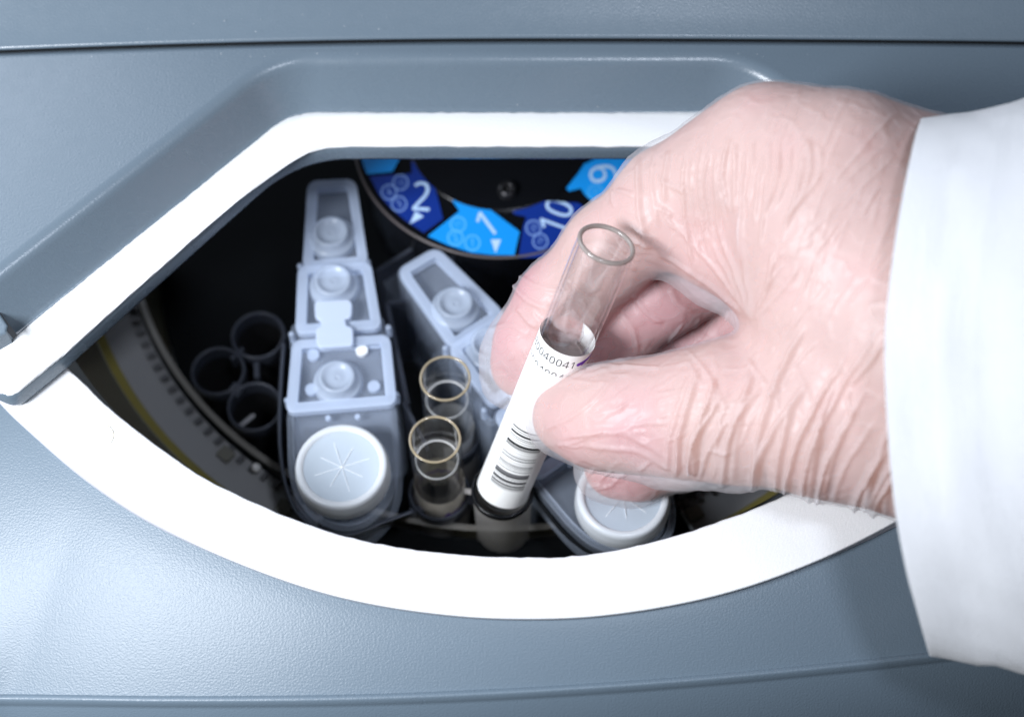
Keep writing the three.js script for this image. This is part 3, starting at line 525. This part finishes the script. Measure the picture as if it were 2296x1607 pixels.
// folds of the glove: bent lines with a height and a width in millimetres, surveyed on the hand's near side
const D0 = 0.305, MMPX = D0 * 1000 / FPX, folds = [];
const fold = (pts, h, w) => { const c = pts.length > 2 ? new THREE.SplineCurve(pts.map((p) => P2(...p))).getPoints(10) : [P2(...pts[0]), P2(...pts[1])]; folds.push({ p: c.map((q) => [(q.x - CX) * MMPX, (CY - q.y) * MMPX]), h, w, box: null }); };
{
  const r = (a, b) => a + (b - a) * rnd();
  // heavy gathers at the root of the thumb and the wrist
  for (let i = 0; i < 30; i++) {
    const t = i / 29, x = lerp(1490, 1990, t) + r(-34, 34), yb = lerp(1055, 1165, t) + r(-10, 14), len = r(70, 320) * (0.7 + 0.5 * Math.sin(t * 3)), lean = r(0.12, 0.72);
    fold([[x, yb], [x + len * lean * 0.25, yb - len * 0.42], [x + len * lean, yb - len]], r(0.3, 1.1), r(0.34, 0.8));
  }
  for (let i = 0; i < 16; i++) { const x = r(1560, 1960), y = r(840, 1040), len = r(50, 150), a = r(-2.2, -0.9); fold([[x, y], [x + len * 0.5 * Math.cos(a) + r(-8, 8), y + len * 0.5 * Math.sin(a)], [x + len * Math.cos(a), y + len * Math.sin(a)]], r(0.2, 0.5), r(0.3, 0.45)); }
  for (let i = 0; i < 40; i++) { const x = r(1700, 1980), y = r(330, 860), len = r(60, 190), a = r(-1.35, -0.75); fold([[x, y], [x + len * 0.5 * Math.cos(a) + r(-5, 5), y + len * 0.5 * Math.sin(a)], [x + len * Math.cos(a), y + len * Math.sin(a)]], r(0.06, 0.2), r(0.28, 0.42)); }
  // fine gathers over the knuckle
  for (let i = 0; i < 19; i++) { const x = lerp(1540, 1840, i / 18) + r(-8, 8), y = r(300, 350), len = r(120, 300); fold([[x, y], [x - r(0, 14), y + len * 0.5], [x - (x - 1640) * 0.28, y + len]], r(0.25, 0.6), r(0.3, 0.46)); }
  // pull lines that meet at the web of the thumb
  for (const [x, y, h] of [[1470, 560, 0.35], [1510, 500, 0.45], [1560, 470, 0.3], [1615, 520, 0.5], [1665, 470, 0.4], [1735, 560, 0.5], [1790, 600, 0.25]]) fold([[x, y], [lerp(x, 1690, 0.5) + r(-8, 14), lerp(y, 725, 0.45)], [1692, 722]], h, 0.5);
  // thumb: long slanting creases and small crinkles
  fold([[1213, 968], [1310, 917], [1384, 841]], 0.3, 0.5); fold([[1250, 985], [1390, 968], [1500, 1030]], 0.4, 0.7); fold([[1300, 1000], [1420, 1010], [1520, 1060]], 0.3, 0.6);
  for (let i = 0; i < 44; i++) { const x = r(1230, 1640), y = r(820, 1010), len = r(40, 140), a = r(-0.55, 0.15); fold([[x, y], [x + len * 0.5, y + len * 0.5 * Math.sin(a) + r(-6, 6)], [x + len * Math.cos(a), y + len * Math.sin(a)]], r(0.12, 0.36), r(0.26, 0.4)); }
  // index finger: film edges and cross wrinkles at its joints
  fold([[1144, 632], [1180, 668], [1228, 694]], 0.55, 0.5); fold([[1150, 610], [1200, 640], [1262, 650]], 0.35, 0.5); fold([[1100, 740], [1140, 730], [1190, 752]], 0.3, 0.5);
  fold([[1432, 345], [1436, 482], [1462, 570]], 0.6, 0.6); fold([[1500, 335], [1494, 400], [1492, 455]], 0.6, 0.55); fold([[1470, 330], [1462, 420], [1480, 520]], 0.35, 0.5);
  for (let i = 0; i < 26; i++) { const t = r(0, 1), x = lerp(1480, 1130, t) + r(-60, 60), y = lerp(420, 800, t) + r(-60, 60), len = r(40, 110), a = r(0.2, 1.4); fold([[x, y], [x + len * 0.5 * Math.cos(a) + r(-8, 8), y + len * 0.5 * Math.sin(a)], [x + len * Math.cos(a), y + len * Math.sin(a)]], r(0.25, 0.55), r(0.3, 0.5)); }
  // the fingers behind
  fold([[1418, 659], [1450, 700], [1490, 727]], 0.5, 0.5); fold([[1380, 690], [1420, 740], [1430, 800]], 0.4, 0.5); fold([[1500, 640], [1520, 680], [1560, 700]], 0.35, 0.5);
  for (const [x, y, dx, dy] of [[1500, 775, 34, -52], [1548, 752, 26, -40], [1571, 760, 40, -62], [1624, 728, 18, -34]]) fold([[x, y], [x + dx * 0.4, y + dy * 0.5], [x + dx, y + dy]], 0.22, 0.36);
  for (let i = 0; i < 8; i++) { const x = r(1300, 1440), y = r(1050, 1110), a = r(-1, 1); fold([[x, y], [x + 40 * Math.cos(a), y + 40 * Math.sin(a)]], 0.3, 0.4); }
  for (const f of folds) { let a = 1e9, b = -1e9, c = 1e9, d = -1e9; for (const [x, y] of f.p) { a = Math.min(a, x); b = Math.max(b, x); c = Math.min(c, y); d = Math.max(d, y); } const m = f.w * 3.2; f.box = [a - m, b + m, c - m, d + m]; }
}
// height of the folds at a point of the hand's near side; each runs out towards its ends
function foldHeight(x, y) {
  let s = 0;
  for (const f of folds) {
    if (x < f.box[0] || x > f.box[1] || y < f.box[2] || y > f.box[3]) continue;
    let best = 1e9, bt = 0;
    const n = f.p.length - 1;
    for (let i = 0; i < n; i++) {
      const [ax, ay] = f.p[i], [bx, by] = f.p[i + 1], dx = bx - ax, dy = by - ay, t = clamp(((x - ax) * dx + (y - ay) * dy) / (dx * dx + dy * dy), 0, 1), ex = x - ax - dx * t, ey = y - ay - dy * t, e = ex * ex + ey * ey;
      if (e < best) { best = e; bt = (i + t) / n; }
    }
    const e = Math.sqrt(best) / f.w;
    s += 1.3 * f.h * Math.exp(-e * e * 1.4) * sstep(0, 0.18, bt) * sstep(1, 0.75, bt);
  }
  return s;
}
{
  const P = thing('person', 'arm in a white coat sleeve with a clear vinyl glove, lowering the barcode tube', 'person');
  const lo = [-16, -40, -352], hi = [98, 62, -250];
  const cut = (d, x) => Math.max(d, x - 96);
  const toMesh = (net, tint) => {
    const n = net.pos.length / 3, out = new Float32Array(n * 3);
    for (let i = 0; i < n; i++) { const p = camToWorld(net.pos[3 * i] / 1000, net.pos[3 * i + 1] / 1000, net.pos[3 * i + 2] / 1000); out[3 * i] = p.x; out[3 * i + 1] = p.y; out[3 * i + 2] = p.z; }
    const g = new THREE.BufferGeometry();
    g.setAttribute('position', new THREE.BufferAttribute(out, 3));
    if (tint) g.setAttribute('color', tint);
    g.setIndex(net.idx); g.computeVertexNormals();
    return g;
  };
  // bare hand: skin paler over the knuckles, pinker towards the finger pads, blotched; shade of the palm hollow painted in as redder skin
  const skin = surfaceNets((x, y, z) => cut(handDist(x, y, z, 0), x), lo, hi, 0.9);
  const n = skin.pos.length / 3, col = new Float32Array(n * 3);
  const padsAndHollow = [[J(1120, 760, 0.325, 0), 13], [J(1165, 640, 0.322, 0), 9], [J(1150, 800, 0.325, 0), 9], [J(1340, 800, 0.328, 0), 16], [J(1400, 720, 0.328, 0), 10], [J(1390, 1060, 0.328, 0), 11], [J(1320, 960, 0.31, 0), 7], [J(1440, 960, 0.3, 0), 9], [J(1600, 660, 0.318, 0), 16], [J(1500, 700, 0.322, 0), 15], [J(1560, 760, 0.33, 0), 16]];  // finger pads, and spots that darken the fingers in the hollow as shade
  for (let i = 0; i < n; i++) {
    const x = skin.pos[3 * i], y = skin.pos[3 * i + 1], z = skin.pos[3 * i + 2];
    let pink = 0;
    for (const [q, r] of padsAndHollow) { const d2 = (x - q.x) ** 2 + (y - q.y) ** 2 + (z - q.z) ** 2; pink = Math.max(pink, Math.exp(-d2 / (r * r) * 1.2)); }
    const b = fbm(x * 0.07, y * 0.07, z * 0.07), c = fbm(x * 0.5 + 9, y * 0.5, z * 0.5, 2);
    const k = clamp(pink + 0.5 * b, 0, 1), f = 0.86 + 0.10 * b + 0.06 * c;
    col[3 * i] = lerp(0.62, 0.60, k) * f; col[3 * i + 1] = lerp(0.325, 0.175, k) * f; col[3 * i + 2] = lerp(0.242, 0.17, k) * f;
  }
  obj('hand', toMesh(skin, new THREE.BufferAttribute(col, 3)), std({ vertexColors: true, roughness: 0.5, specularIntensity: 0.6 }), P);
  // glove: a loose film over it, longer at the fingertips, with a slack flap under the palm's edge
  const tips = [chain([J(1200, 770, 0.327, 92), J(1160, 838, 0.330, 78)], 4), chain([J(1330, 940, 0.313, 98), J(1262, 938, 0.3165, 80)], 4), chain([J(1140, 790, 0.328, 60), J(1148, 850, 0.330, 62)], 4),
    chain([J(1450, 410, 0.312, 54), J(1500, 390, 0.308, 52), J(1560, 365, 0.304, 52)], 6), chain([J(1475, 545, 0.312, 58), J(1590, 620, 0.310, 56), J(1685, 700, 0.305, 44)], 4), chain([J(1400, 985, 0.309, 70), J(1500, 1010, 0.305, 72), J(1640, 1030, 0.30, 70)], 6), chain([J(1400, 1052, 0.335, 82), J(1362, 1052, 0.335, 74)], 3)];
  const glove = surfaceNets((x, y, z) => { let d = handDist(x, y, z, 0.38); for (const t of tips) d = smin(d, chainDist(t, x, y, z), 3); return cut(d, x - 0.5); }, lo, hi, 0.46);
  const gg = toMesh(glove), N = gg.attributes.normal, m = glove.pos.length / 3, tint = new Float32Array(m * 4);
  for (let i = 0; i < m; i++) {
    const x = glove.pos[3 * i], y = glove.pos[3 * i + 1], z = glove.pos[3 * i + 2], d = D0 * 1000 / -z;
    // the survey of the folds was drawn on one plane at D0
    const nw = V3(N.getX(i), N.getY(i), N.getZ(i)), front = sstep(-0.15, 0.25, -nw.dot(fwd));
    const wx = x * d + 0.3 * noise(x * 0.2, y * 0.2, 5), wy = y * d + 0.3 * noise(x * 0.3, y * 0.3, 9);
    const F0 = foldHeight(wx, wy) * front;
    const cr = Math.max(0, 0.42 - Math.abs(fbm(x * 0.16 + 3, y * 0.16, z * 0.16, 3)) * 2.4) * 0.38 + 0.10 * fbm(x * 0.4, y * 0.4, z * 0.4, 2);
    const h = F0 + cr;
    const nx = nw.x, ny = nw.dot(upv), nz = -nw.dot(fwd);
    glove.pos[3 * i] += nx * h; glove.pos[3 * i + 1] += ny * h; glove.pos[3 * i + 2] += nz * h;
    // where the film is folded it lies double
    const double = clamp(F0 * 0.75 + Math.max(0, cr) * 0.5, 0, 1);
    tint[4 * i] = tint[4 * i + 1] = tint[4 * i + 2] = 1; tint[4 * i + 3] = clamp(0.57 + 0.05 * double, 0, 1);
  }
  obj('glove', toMesh(glove, new THREE.BufferAttribute(tint, 4)), std({ color: rgb(0.82, 0.81, 0.845), vertexColors: true, transparent: true, opacity: 0.5, roughness: 0.36, specularIntensity: 0.95 }), P);
  // sleeve
  const ecurve = new THREE.SplineCurve([[2066, 262], [2046, 330], [2013, 500], [1990, 680], [1984, 800], [1990, 950], [2004, 1120], [2030, 1270], [2056, 1370], [2086, 1476]].map((p) => P2(...p))).getPoints(200);
  const edge = (y) => { let k = 0; while (k < 199 && ecurve[k + 1].y < y) k++; const a = ecurve[k], b = ecurve[k + 1]; return lerp(a.x, b.x, clamp((y - a.y) / (b.y - a.y), 0, 1)); };
  const rows = [], NS = 144, prof = [[-2, 0.95, 60], [-1, 0.965, 30], [0, 0.978, 5], [0.5, 0.988, 1], [1, 0.996, 0], [1.5, 1, 5], [2, 1.002, 16], [2.5, 1.008, 40], [3, 1.016, 70], [4, 1.03, 110], [5, 1.042, 150], [6, 1.06, 200], [7, 1.078, 250], [8, 1.1, 320], [9, 1.12, 440], [10, 1.13, 560], [11, 1.14, 700]];
  for (const [, s, dx] of prof) {
    const row = [];
    for (let j = 0; j <= NS; j++) {
      const a = j / NS * 2 * Math.PI + Math.PI, c = Math.cos(a), sn = Math.sin(a);                   // a = 0 faces the eye, a = pi/2 up
      const py = 868 - 604 * s * sn, ux = c > 0 ? edge(clamp((py - 868) / s + 868, 264, 1472)) : lerp(edge(clamp((py - 868) / s + 868, 264, 1472)), 2190, -c * 0.7), d = 0.284 - 0.027 * (c > 0 ? c ** 0.7 : c) * s - dx * 0.000026;
      const cx = ux + dx;
      const p = atD(cx, py, d), f = sstep(20, 120, dx), wv = 0.0034 * f * fbm(dx * 0.006 + a * 0.9, a * 1.3, 3.7, 2) + 0.0012 * f * fbm(dx * 0.02 + 7, a * 3, 1.2, 2);
      const out = p.clone().sub(atD(2074 + dx, 868, 0.284)).normalize();
      row.push(p.addScaledVector(out, wv));
    }
    rows.push(row);
  }
  for (const r of rows) r[NS].copy(r[0]);
  obj('sleeve', loft(rows, false, true), std({ color: rgb(0.66, 0.675, 0.70), roughness: 0.9, bumpMap: twill, bumpScale: 0.0002, sheen: 0.3, sheenColor: new THREE.Color(1, 1, 1), sheenRoughness: 0.6, specularIntensity: 0.2 }), P);
}
renderer.render(scene, camera);
